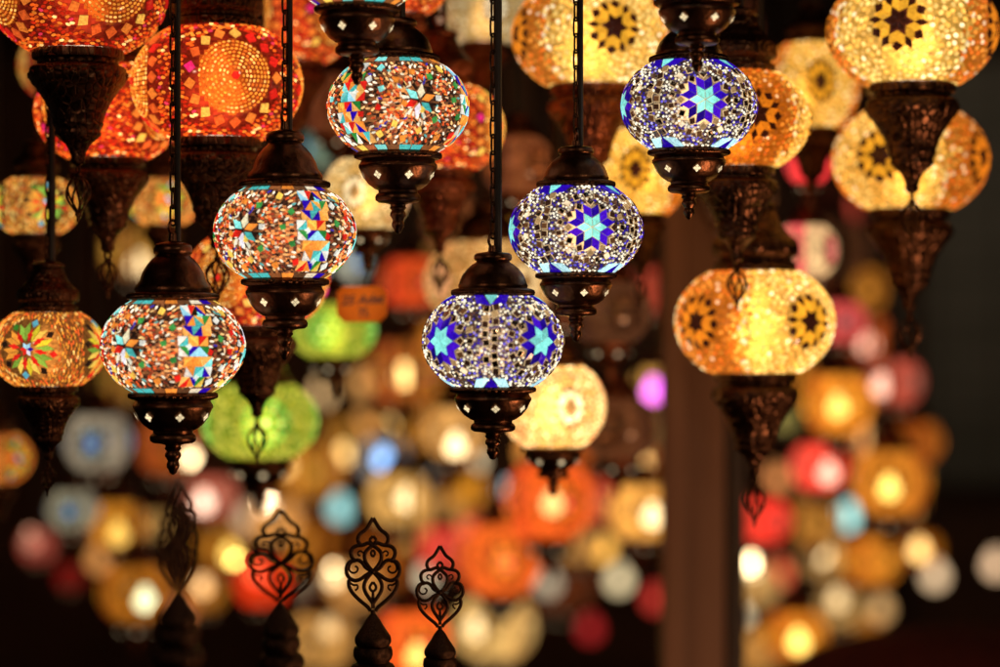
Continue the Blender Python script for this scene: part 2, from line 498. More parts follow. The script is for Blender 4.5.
# ---- amber globes: crackle glass with a heart-petalled star
def globe_amber(name, fillA, fillB, petal, darkc, edge, fine=.068):
    mb = MB()
    alt = lambda k: k % 2 == 1
    def base(th, z):
        u, v, r, k, d = local(th, z, M4)
        f = fillB if (alt(k) and abs(d) + random.gauss(0, .10) < .66) else fillA
        if r < .28: return darkc
        return jit((f[0] * .50, f[1] * .38, f[2] * .22), .3)
    shell(mb, base)
    sc = .80
    for k4, tm in enumerate(M4):
        rot = random.uniform(0, 1)
        pc = petal if not alt(k4) else (petal[0] * .85, petal[1] * .55, petal[2] * .5)
        for k in range(6):
            tile(mb, rhomb(.235 * sc * .8, k * PI / 3 + rot, PI / 6), tm, darkc, h=.012)
            ag = k * PI / 3 + PI / 6 + rot
            for q in chevrons(.235 * sc, .285 * sc, ag):
                tile(mb, q, tm, pc, h=.026, shrink=1.0, jitter=.25)
            # dark pieces between and beyond the hearts
            tile(mb, [pol(.30 * sc, ag), pol(.37 * sc, ag - .22), pol(.43 * sc, ag), pol(.37 * sc, ag + .22)], tm, darkc, h=.02, shrink=1.0)
            tile(mb, [pol(.24 * sc, ag + PI / 6), pol(.35 * sc, ag + PI / 6 - .15), pol(.44 * sc, ag + PI / 6), pol(.35 * sc, ag + PI / 6 + .15)], tm, darkc, h=.02, shrink=1.0)
        if alt(k4):
            for s in (-1, 1):                     # bands of edging on both sides of the darker panel
                for i in range(15):
                    if random.random() < .35: continue
                    z = -.58 + i * .083
                    bead(mb, tm + s * (.66 + random.uniform(-.04, .04)), z, .045, .03, PI / 2 + random.uniform(-.4, .4), jit(edge, .3))
                    bead(mb, tm + s * .73, z + .04, .03, .014, PI / 2, darkc)
    def ok(th, z):
        u, v, r, k, d = local(th, z, M4)
        return r > .355
    for th, z in scatter(fine, .63, ok, 20000):
        u, v, r, k, d = local(th, z, M4)
        if alt(k) and abs(d) + random.gauss(0, .10) < .68:
            bead(mb, th, z, fine * .5, fine * .42, random.uniform(0, PI), jit(pick([fillB, (fillB[0], fillB[1] * .6, fillB[2] * .5), (fillB[0] * .5, fillB[1] * .4, fillB[2] * .4), (1, .7, .4)], [5, 4, 3, 1]), .3))
        else:
            bead(mb, th, z, fine * .60, fine * .47, random.uniform(0, PI), jit(pick([fillA, (fillA[0], fillA[1] * .8, fillA[2] * .5), (1.5, 1.25, .75), (fillA[0] * .6, fillA[1] * .5, fillA[2] * .4)], [6, 4, 1, 1]), .25), h=fine * .2, n=7)
    return mb.mesh(name, [M_TILE, M_MIRROR])

# ---- gold stick globes with a large flower
def globe_gold():
    mb = MB()
    shell(mb, lambda th, z: jit((.16, .06, .012), .4))
    for tm in M4:
        for k in range(8):
            a = k * PI / 4 + .2
            for s in (-1, 1):
                tile(mb, [pol(.13, a), pol(.28, a + s * .34), pol(.47, a + s * .20), pol(.36, a)], tm, pick([YELLOW, (.75, .6, .03), (.95, .35, .04), (.25, .45, .05)], [4, 2, 2, 1]))
            tile(mb, [pol(.12, a + PI / 8), pol(.25, a + PI / 8 - .22), pol(.36, a + PI / 8), pol(.25, a + PI / 8 + .22)], tm, RED)
            tile(mb, [pol(.37, a + PI / 8), pol(.45, a + PI / 8 - .15), pol(.52, a + PI / 8), pol(.45, a + PI / 8 + .15)], tm, pick([DARK, (.05, .20, .02), RED, (.1, .4, .5)]))
        for k in range(6):
            tile(mb, rhomb(.13, k * PI / 3, PI / 6), tm, pick([BLUE, (.8, .85, 1.0), RED, (.4, .75, .9)]))
    def ok(th, z): return local(th, z, M4)[2] > .53
    for th, z in scatter(.052, .63, ok, 24000):
        bead(mb, th, z, .048, .019, PI / 2 + random.uniform(-.25, .25), jit(pick([(.95, .36, .04), (.7, .18, .02), (1.2, .7, .18), (.30, .07, .015), (.85, .12, .02)], [5, 4, 2, 3, 3]), .3))
    return mb.mesh('gold_flower_globe', [M_TILE, M_MIRROR])

# ---- pale globes / green globes
def globe_green():
    mb = MB()
    def base(th, z):
        u, v, r, k, d = local(th, z, M4)
        return jit((.18, .22, .02), .3)
    shell(mb, base)
    for tm in M4:
        for ring, cols in ((0, [(1.0, 1.3, .7)]), (.13, [(.10, .55, .06)]), (.25, [(.6, .9, .22), (.05, .33, .05)]), (.37, [(.08, .42, .05), (.3, .75, .12)])):
            n = max(1, int(2 * PI * ring / .13))
            for k in range(n):
                a = 2 * PI * k / n
                tile(mb, [(pol(ring, a)[0] + pol(.062, q * PI / 3)[0], pol(ring, a)[1] + pol(.062, q * PI / 3)[1]) for q in range(6)], tm, cols[k % len(cols)])
    def ok(th, z): return local(th, z, M4)[2] > .45
    for th, z in scatter(.056, .63, ok, 20000):
        bead(mb, th, z, .034, .028, random.uniform(0, 3), jit(pick([(.58, .56, .05), (.24, .36, .03), (.75, .76, .14), (.10, .26, .02)]), .25), h=.014)
    return mb.mesh('green_globe', [M_TILE, M_MIRROR])

# ---- plain far globes: one clear layer, patches of coloured glass, a bulb showing through
def globe_far(name, fill, petal, centre, panel, rings=False):
    mb = MB()
    rnd = {}
    def colf(th, z):
        u, v, r, k, d = local(th, z, M4)
        key = (int((th % (2 * PI)) / .16), int((z + 1) / .13))
        g = rnd.setdefault(key, random.uniform(.55, 1.25))
        a = math.atan2(v, u)
        if r < .11: c = centre
        elif r < .33: c = petal if math.cos(6 * a) > -.25 else (petal[0] * .12, petal[1] * .08, petal[2] * .06)
        elif r < .42: c = (fill[0] * .25, fill[1] * .18, fill[2] * .16)
        else: c = panel if (k % 2 and abs(d) < .62) else fill
        return (c[0] * g, c[1] * g, c[2] * g)
    shell(mb, colf, 64, 24)
    return mb.mesh(name, [M_BACK])

G = {
    'blue': globe_blue(), 'multi': globe_multi(), 'orange': globe_orange(),
    'amber': globe_amber('amber_star_globe', (1.12, .80, .24), (.80, .30, .04), AMBER, (.035, .008, .004), (.9, .75, .45)),
    'cream': globe_amber('cream_flower_globe', (.86, .68, .36), (.80, .60, .30), (1.1, .95, .62), (.30, .18, .07), (.9, .75, .45), .075),
    'gold': globe_gold(), 'green': globe_green(),
    'far_amber': globe_far('far_amber_globe', (.62, .27, .035), (1.0, .5, .05), (.9, .5, .1), (.42, .11, .015)),
    'far_cream': globe_far('far_cream_globe', (.78, .56, .26), (.95, .75, .40), (.6, .4, .2), (.70, .46, .2)),
    'far_orange': globe_far('far_orange_globe', (.85, .13, .02), (1.0, .26, .03), (.8, .02, .10), (.75, .08, .02)),
    'far_coral': globe_far('far_coral_globe', (.72, .09, .05), (.8, .16, .10), (.8, .3, .2), (.62, .12, .06)),
    'far_pink_cream': globe_far('far_pink_cream_globe', (.80, .52, .22), (.85, .16, .14), (.8, .3, .2), (.85, .07, .09)),
    'far_white': globe_far('far_white_globe', (.30, .27, .20), (.22, .42, .55), (.03, .10, .85), (.26, .22, .17)),
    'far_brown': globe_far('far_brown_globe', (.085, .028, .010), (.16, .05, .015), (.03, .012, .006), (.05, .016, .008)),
    'far_multi': globe_far('far_multi_globe', (.75, .40, .06), (.75, .10, .03), (.2, .6, .6), (.5, .5, .06)),
}

# ------------------------------------------------------------------ metal fittings (radius 1 = globe radius)
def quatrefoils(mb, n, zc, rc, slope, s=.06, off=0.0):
    """glowing four-leaf faces set on an uncut cup, imitating light through pierced openings"""
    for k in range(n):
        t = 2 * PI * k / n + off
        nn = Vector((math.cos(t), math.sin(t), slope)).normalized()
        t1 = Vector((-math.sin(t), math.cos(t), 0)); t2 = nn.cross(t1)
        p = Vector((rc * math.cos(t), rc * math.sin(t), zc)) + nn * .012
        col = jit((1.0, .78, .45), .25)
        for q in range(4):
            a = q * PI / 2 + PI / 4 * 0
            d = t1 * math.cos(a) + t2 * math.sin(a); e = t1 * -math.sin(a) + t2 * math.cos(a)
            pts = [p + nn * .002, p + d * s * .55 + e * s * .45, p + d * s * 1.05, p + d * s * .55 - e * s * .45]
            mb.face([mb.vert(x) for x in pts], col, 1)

def rope(r, z0, z1, amp=.021):
    return [(r - .03, z0), (r, z0 - (z0 - z1) * .2, amp), (r + .008, (z0 + z1) / 2, amp), (r, z0 - (z0 - z1) * .8, amp), (r - .03, z1)]

def make_small_cup():
    mb = MB()
    prof = [(.50, -.615)] + rope(.575, -.645, -.735) + [(.50, -.745), (.515, -.78), (.535, -.80), (.535, -.83), (.515, -.86), (.47, -.95), (.40, -1.03), (.315, -1.085), (.27, -1.10), (.265, -1.13)] \
        + [(.295, -1.15), (.305, -1.18, .006), (.30, -1.22, .006), (.265, -1.245), (.16, -1.255), (.105, -1.27), (.10, -1.30)]
    mb.lathe(prof, 80)
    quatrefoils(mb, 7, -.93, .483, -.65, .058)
    return mb.mesh('small_cup', [M_SMALL, M_HOLE_GLOW], 50)
def make_small_finial():
    mb = MB()
    mb.lathe([(.10, -1.29), (.115, -1.31), (.085, -1.34), (.105, -1.37), (.11, -1.40), (.085, -1.43), (.07, -1.46), (.085, -1.49), (.085, -1.53), (.06, -1.56), (.045, -1.60), (0, -1.625)], 24)
    return mb.mesh('small_finial', [M_SMALL], 50)
def make_small_cap(tall=0.0):
    mb = MB(); f = lambda z: .76 + (z - .76) * (1 + tall)
    w = 1 + tall * .22
    prof = [(.50, .60)] + [(r * w, z, *a) for (r, z, *a) in rope(.575, .635, .745)] + [(.49 * w, .755), (.50 * w, .79), (.485 * w, f(.82)), (.47, f(.87)), (.435, f(.95)), (.37, f(1.03)), (.30, f(1.09)), (.25, f(1.12)), (.235, f(1.14)),
        (.265, f(1.155)), (.275, f(1.19)), (.265, f(1.23)), (.23, f(1.255)), (.13, f(1.27)), (.07, f(1.28)), (.06, f(1.36)), (0, f(1.37))]
    mb.lathe(prof, 80)
    for k in range(3):
        t = 2 * PI * k / 3 + .3
        mb.lathe([(0, 0)], 3) if False else None
    # ring on top for the chain
    z = f(1.37) + .07
    mb.tube([(.085 * math.cos(a), 0, z + .10 * math.sin(a)) for a in [2 * PI * i / 16 for i in range(16)]], .022, 6, True)
    return mb.mesh('small_cap', [M_SMALL, M_HOLE_GLOW], 50)

def make_large_cup(m_):
    mb = MB()
    prof = [(.47, -.63), (.515, -.65), (.52, -.70), (.515, -.745), (.47, -.76), (.455, -.79), (.465, -.815), (.525, -.835), (.545, -.86), (.55, -.92), (.545, -.98), (.52, -1.03), (.47, -1.08), (.455, -1.11), (.44, -1.13),
            (.39, -1.20), (.345, -1.28), (.305, -1.38), (.285, -1.45), (.29, -1.47), (.285, -1.50), (.265, -1.52), (.255, -1.56), (.265, -1.585), (.255, -1.61), (.20, -1.66), (.14, -1.71), (.10, -1.78), (.075, -1.86), (.085, -1.89), (.07, -1.93), (0, -1.97)]
    mb.lathe(prof, 64)
    # embossed studs round the bulge
    for k in range(12):
        t = 2 * PI * k / 12
        for dz in (0,):
            c = Vector((.546 * math.cos(t), .546 * math.sin(t), -.93)); nn = Vector((math.cos(t), math.sin(t), 0)); t1 = Vector((-math.sin(t), math.cos(t), 0))
            r0 = [mb.vert(c + t1 * (.05 * math.cos(a)) + Vector((0, 0, .05 * math.sin(a)))) for a in [2 * PI * i / 8 for i in range(8)]]
            r1 = [mb.vert(c + nn * .022 + t1 * (.03 * math.cos(a)) + Vector((0, 0, .03 * math.sin(a)))) for a in [2 * PI * i / 8 for i in range(8)]]
            for i in range(8): mb.face([r0[i], r0[(i + 1) % 8], r1[(i + 1) % 8], r1[i]], smooth=True)
            mb.face(r1)
    return mb.mesh('large_cup', [m_, M_HOLE_GLOW], 50)
def make_cage():
    mb = MB()
    mb.tube([(.045 * math.cos(a), 0, -1.985 + .05 * math.sin(a)) for a in [2 * PI * i / 12 for i in range(12)]], .015, 5, True)
    mb.lathe([(0, -2.02), (.035, -2.035), (.045, -2.06), (.03, -2.09), (0, -2.10)], 10)
    for k in range(7):
        t = 2 * PI * k / 7
        pts = []
        for i in range(13):
            s = i / 12; z = -2.07 - .42 * s
            r = .125 * math.sin(PI * s ** .8) + .012
            tw = t + s * .9
            pts.append((r * math.cos(tw), r * math.sin(tw), z))
        mb.tube(pts, .014, 5)
    mb.lathe([(0, -2.47), (.03, -2.485), (.035, -2.505), (.015, -2.54), (.02, -2.57), (0, -2.61)], 10)
    return mb.mesh('wire_cage_drop', [M_BRASS], 50)
def make_large_cap(m_):
    mb = MB()
    prof = [(.47, .63), (.515, .65), (.52, .70), (.515, .745), (.47, .76), (.455, .79), (.465, .815), (.525, .835), (.545, .86), (.55, .95), (.535, 1.02), (.48, 1.07), (.44, 1.10), (.37, 1.18), (.31, 1.28), (.27, 1.38),
            (.255, 1.42), (.285, 1.44), (.285, 1.48), (.24, 1.51), (.12, 1.54), (.06, 1.56), (.05, 1.62), (0, 1.63)]
    mb.lathe(prof, 64)
    mb.tube([(.085 * math.cos(a), 0, 1.70 + .10 * math.sin(a)) for a in [2 * PI * i / 16 for i in range(16)]], .022, 6, True)
    return mb.mesh('large_cap', [m_, M_HOLE_GLOW], 50)
def make_far_cup():
    mb = MB()
    mb.lathe([(.50, -.615), (.57, -.66), (.57, -.74), (.52, -.80), (.48, -.93), (.36, -1.06), (.27, -1.12), (.30, -1.18), (.25, -1.24), (.10, -1.28), (.09, -1.45), (.05, -1.6), (0, -1.63)], 28)
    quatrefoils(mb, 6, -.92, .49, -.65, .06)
    return mb.mesh('far_cup', [M_BRASSR, M_HOLE_GLOW], 50)
def make_far_cap():
    mb = MB()
    mb.lathe([(.50, .60), (.58, .64), (.57, .74), (.48, .82), (.43, .96), (.30, 1.09), (.24, 1.14), (.27, 1.2), (.2, 1.27), (.06, 1.3), (0, 1.37)], 28)
    return mb.mesh('far_cap', [M_BRASSR, M_HOLE_GLOW], 50)
P = dict(scup=make_small_cup(), sfin=make_small_finial(), scap=make_small_cap(0), tcap=make_small_cap(.38),
         lcup=make_large_cup(M_BRASS), lcupr=make_large_cup(M_BRASSR), cage=make_cage(), lcap=make_large_cap(M_BRASS), lcapr=make_large_cap(M_BRASSR),
         fcup=make_far_cup(), fcap=make_far_cap())
mbb = MB(); mbb.lathe([(0, -1), (.35, -.93), (.7, -.7), (.93, -.35), (1, 0), (.93, .35), (.75, .68), (.5, .95), (.42, 1.2), (.40, 1.45), (0, 1.45)], 20)
P['bulb'] = mbb.mesh('bulb_glass', [M_BULB])
mbb = MB(); mbb.lathe([(0, 1.44), (.48, 1.44), (.5, 1.5), (.5, 2.3), (.35, 2.6), (.12, 2.8), (0, 2.8)], 16)
P['socket'] = mbb.mesh('bulb_socket', [M_IRON], 40)
mbb = MB(); mbb.lathe([(0, 0), (1, 0), (1, 1), (0, 1)], 8)
P['rod'] = mbb.mesh('cable_rod', [M_CABLE], 40)

chain_cache = {}
def chain_mesh(n):
    if n in chain_cache: return chain_cache[n]
    mb = MB(); L = .30
    for k in range(n):
        z = k * (L - .055)
        pts = []
        for i in range(12):
            a = 2 * PI * i / 12
            x, zz = .042 * math.cos(a), (.5 * L - .045) * (1 if math.sin(a) > 0.01 else -1 if math.sin(a) < -.01 else 0) + .042 * math.sin(a)
            pts.append((x, 0, z + L / 2 + zz) if k % 2 == 0 else (0.001, x, z + L / 2 + zz))
        mb.tube(pts, .017, 5, True)
    chain_cache[n] = mb.mesh('link_chain', [M_IRON], 60)
    return chain_cache[n]

# ------------------------------------------------------------------ objects
def link(name, data, parent=None):
    o = bpy.data.objects.new(name, data); COL.objects.link(o)
    if parent: o.parent = parent
    return o
def tag(o, label, cat, group=None):
    o['label'] = label; o['category'] = cat
    if group: o['group'] = group
    return o

FRONT = 'small mosaic lamps in sharp focus'
MID = 'larger mosaic lamps hanging behind the front ones'
BACK = 'blurred mosaic lamps far behind'
BULBS = 'blurred bare bulbs far behind'

HOT = {'blue': 15, 'multi': 11, 'orange': 10, 'amber': 9, 'cream': 15, 'gold': 12, 'green': 16}
SAT = {'far_cream': (1.08, .86, .56), 'far_amber': (1.18, .84, .55), 'far_orange': (1.1, .85, .7), 'far_coral': (1.35, .8, .8)}
def put_lamp(px, py, rpx, d, kind, style, alpha, label, group, tint=(1, 1, 1), bulb=None, chain=True, tall=1.0):
    """style: s small fittings, t small with a tall cap, l large, r large and coppery, f far"""
    R = rpx * K * d
    root = link('mosaic_lamp', None)
    root.location = at(px, py, d); root.scale = (R, R, R)
    root.rotation_euler = (0, 0, math.radians(alpha - 90))
    tag(root, label, 'lamp', group)
    g = link('glass_globe', G[kind], root); g.scale.z = tall; dz = (tall - 1) * .645; sk = SAT.get(kind, (1, 1, 1)); g.color = (tint[0] * sk[0], tint[1] * sk[1], tint[2] * sk[2], 1)
    if style in 'st':
        cap, cup, fin, top = (P['tcap'], P['scup'], P['sfin'], 1.60 + .12) if style == 't' else (P['scap'], P['scup'], P['sfin'], 1.37 + .12)
    elif style == 'l': cap, cup, fin, top = P['lcap'], P['lcup'], P['cage'], 1.77
    elif style == 'r': cap, cup, fin, top = P['lcapr'], P['lcupr'], P['cage'], 1.77
    else: cap, cup, fin, top = P['fcap'], P['fcup'], None, 1.36
    ca = link('metal_cap', cap, root); ca.location.z = dz
    cu = link('metal_cup', cup, root); cu.location.z = -dz
    if kind == 'blue': cu.scale = (1.03, 1.03, 1.08); cu.location.z += .052
    if kind == 'multi': cu.scale = (1.05, 1.05, 1.2); cu.location.z += .129
    if fin: link('hanging_finial' if style in 'lr' else 'turned_finial', fin, cu)
    top += dz
    length = (CEIL - root.location.z) / R - top
    if chain:
        n = max(2, int(length / .245) + 1)
        c = link('link_chain', chain_mesh(n), root); c.location = (0, 0, top - .03); c.rotation_euler.z = math.radians(90 - alpha + 35)
        c.scale.z = length / (n * .245 + .055)
    cb = link('power_cable', P['rod'], root)
    rr = .0045 / R if style == 'f' else (.0042 if (px, py) in ((493, 341), (48, 349)) else .0029) / R
    aa = math.radians(90 - alpha)
    ox = .07 if chain else 0
    cb.location = (ox * math.cos(aa), ox * math.sin(aa), top - .28); cb.scale = (rr, rr, length + .28)
    if style != 'f':
        b = link('glowing_bulb', P['bulb'], root); b.scale = (.24,) * 3; b.location.z = -.10
        hot = HOT.get(kind, 14)
        b.color = (hot, hot * .84, hot * .62, 1)
    if bulb:
        bx, by, bc, target = bulb
        b = link('glowing_bulb', P['bulb'], root)
        rb = .017
        w = Vector(((bx - px) * K * d, 0, -(by - py) * K * d)) / R
        w.y = -.35
        rm = Matrix.Rotation(-root.rotation_euler.z, 3, 'Z')
        w = rm @ w
        if w.length > .8: w = w * (.8 / w.length)
        b.location = w; b.scale = (rb / R,) * 3
        ratio = min(1, (2 * rb / (d * K) / max(1, 57.8 * (d - FOCUS) / d)) ** 2)
        st = 1.3 * target / (.15 * ratio)
        b.color = (bc[0] * st, bc[1] * st, bc[2] * st, 1)
    return root

W = (1, .74, .38); WG = (1, .62, .2); YB = (1, .66, .14); CB = (.62, 1, .95); PK = (1, .55, .38)

# --- small lamps in focus
put_lamp(493, 341, 70, 2.46, 'blue', 's', -47, 'blue star mosaic lamp hanging lowest at the centre, two stars facing outward', FRONT)
put_lamp(576, 230, 66, 2.50, 'blue', 's', 12, 'blue star mosaic lamp with one star facing front, above and beside the lowest blue lamp', FRONT)
put_lamp(689, 106, 67, 2.50, 'blue', 's', 9, 'blue star mosaic lamp nearest the amber lamps, under a dark pierced cup', FRONT)
put_lamp(285, 233, 70, 2.48, 'multi', 't', -30, 'multicoloured mosaic lamp under the big orange lamp, triangle column at its right side', FRONT)
put_lamp(173, 346, 71, 2.46, 'multi', 't', -33, 'multicoloured mosaic lamp hanging lowest at left on a long straight cable', FRONT)
put_lamp(398, 107, 70, 2.50, 'multi', 's', 20, 'multicoloured mosaic lamp whose small turquoise and red flower faces front, near the top', FRONT)
put_lamp(357, -38, 68, 2.42, 'multi', 's', 30, 'multicoloured lamp cut off by the top edge, only its bottom rim and cup showing', FRONT)
put_lamp(697, -46, 70, 2.40, 'blue', 's', 25, 'lamp cut off above the front facing blue star lamp, only its pierced cup showing', FRONT)

# --- orange
put_lamp(78, -6, 88, 2.56, 'orange', 'l', 35, 'orange red lamp in the top corner, only the lower half of its globe showing', MID, (.85, .8, .8))
put_lamp(108, 112, 72, 2.70, 'orange', 'l', 62, 'orange red lamp partly hidden behind the cup of the corner lamp', MID, (1.2, 1.1, 1.0))
put_lamp(72, 66, 53, 3.00, 'orange', 'l', 20, 'dull red lamp of which only a curved left edge shows behind another orange lamp', MID, (.55, .65, .8))
put_lamp(217, 84, 85, 2.62, 'orange', 'l', 19, 'big orange lamp with a gold beaded circle facing front', MID, (1.15, 1.05, 1.0))
put_lamp(292, 22, 62, 2.92, 'orange', 'r', 52, 'orange lamp behind the long chain beside the big gold circle lamp', MID, (1, 1.05, 1))
put_lamp(440, 128, 64, 2.82, 'orange', 'r', 70, 'plain orange lamp showing at the right of the red flowered multicoloured lamp', MID, (1.1, 1.25, 1.3))
put_lamp(404, -14, 43, 2.75, 'orange', 'r', 20, 'orange lamp at the top edge with only a pointed sliver showing', MID)
put_lamp(257, 279, 71, 2.74, 'orange', 'l', -27, 'orange lamp with gold bead circles behind the triangle column multicoloured lamp', MID, (.95, 1.05, 1.2))
# --- gold flower
put_lamp(48, 349, 57, 2.62, 'gold', 'l', -10, 'gold lamp with a large red and yellow flower, at left below centre', MID)
put_lamp(36, 206, 43, 2.80, 'gold', 'l', 25, 'gold and green lamp behind a vertical cable at the left edge', MID, (.9, 1.1, 1.2))
put_lamp(164, 202, 35, 3.00, 'gold', 'l', 15, 'small yellow lamp glimpsed behind the cup of the big gold circle lamp', MID, (1.1, 1.25, 1.3))
put_lamp(-6, 458, 38, 3.30, 'gold', 'l', 50, 'blurred orange lamp cut by the left edge beside a dark tapering cup', MID, (.8, .7, .6))
# --- amber
put_lamp(912, 31, 83, 2.70, 'amber', 'l', -19, 'cream amber lamp with a black star, high in the top right corner', MID)
put_lamp(910, 160, 77, 2.88, 'amber', 'l', -32, 'amber lamp under the top right corner lamp, split by its dark cup', MID, (.95, .85, .7))
put_lamp(755, 322, 79, 2.80, 'amber', 'l', 37, 'amber lamp with two star flowers in front of the wooden post', MID, (1.12, 1.05, .95))
put_lamp(737, 120, 73, 2.68, 'amber', 'l', 100, 'dark amber lamp with a brown star panel hiding behind a blue star lamp', MID, (1, .85, .6))
put_lamp(812, 86, 47, 3.02, 'amber', 'l', 3, 'round amber lamp with one centred star, beside the top right corner lamp', MID, (.95, .85, .65), tall=1.4)
put_lamp(590, 36, 77, 2.78, 'amber', 'r', 16, 'pale amber lamp behind the middle cable, brown panel at one side', MID, (1, 1, 1))
put_lamp(641, 172, 47, 2.90, 'amber', 'l', -10, 'amber lamp with a yellow star between two blue star lamps', MID, (1.1, 1, .7), tall=1.4)
# --- cream
put_lamp(484, 14, 45, 3.02, 'cream', 'r', 15, 'greyish cream lamp at the top edge behind a cable', MID, (.62, .62, .62))
put_lamp(366, 194, 43, 2.94, 'cream', 's', -12, 'cream lamp under the red flowered multicoloured lamp, above a price tag', MID, (1, .95, .8), tall=1.25)
put_lamp(553, 406, 52, 2.92, 'cream', 's', 18, 'bright cream flower lamp just below the lowest blue lamp', MID, (1.6, 1.45, 1.15), tall=1.2)
put_lamp(487, 282, 62, 3.20, 'cream', 's', 40, 'dim cream lamp hidden right behind the lowest blue lamp', MID, (.9, .74, .52))
# --- green
put_lamp(260, 421, 57, 3.15, 'green', 's', 12, 'green lamp behind a dark copper cup at left of centre', MID, (1.15, 1.0, .85))
put_lamp(333, 330, 42, 3.3, 'green', 's', -10, 'smaller green lamp just below the orange price tag', MID, (1.1, 1.0, .8))

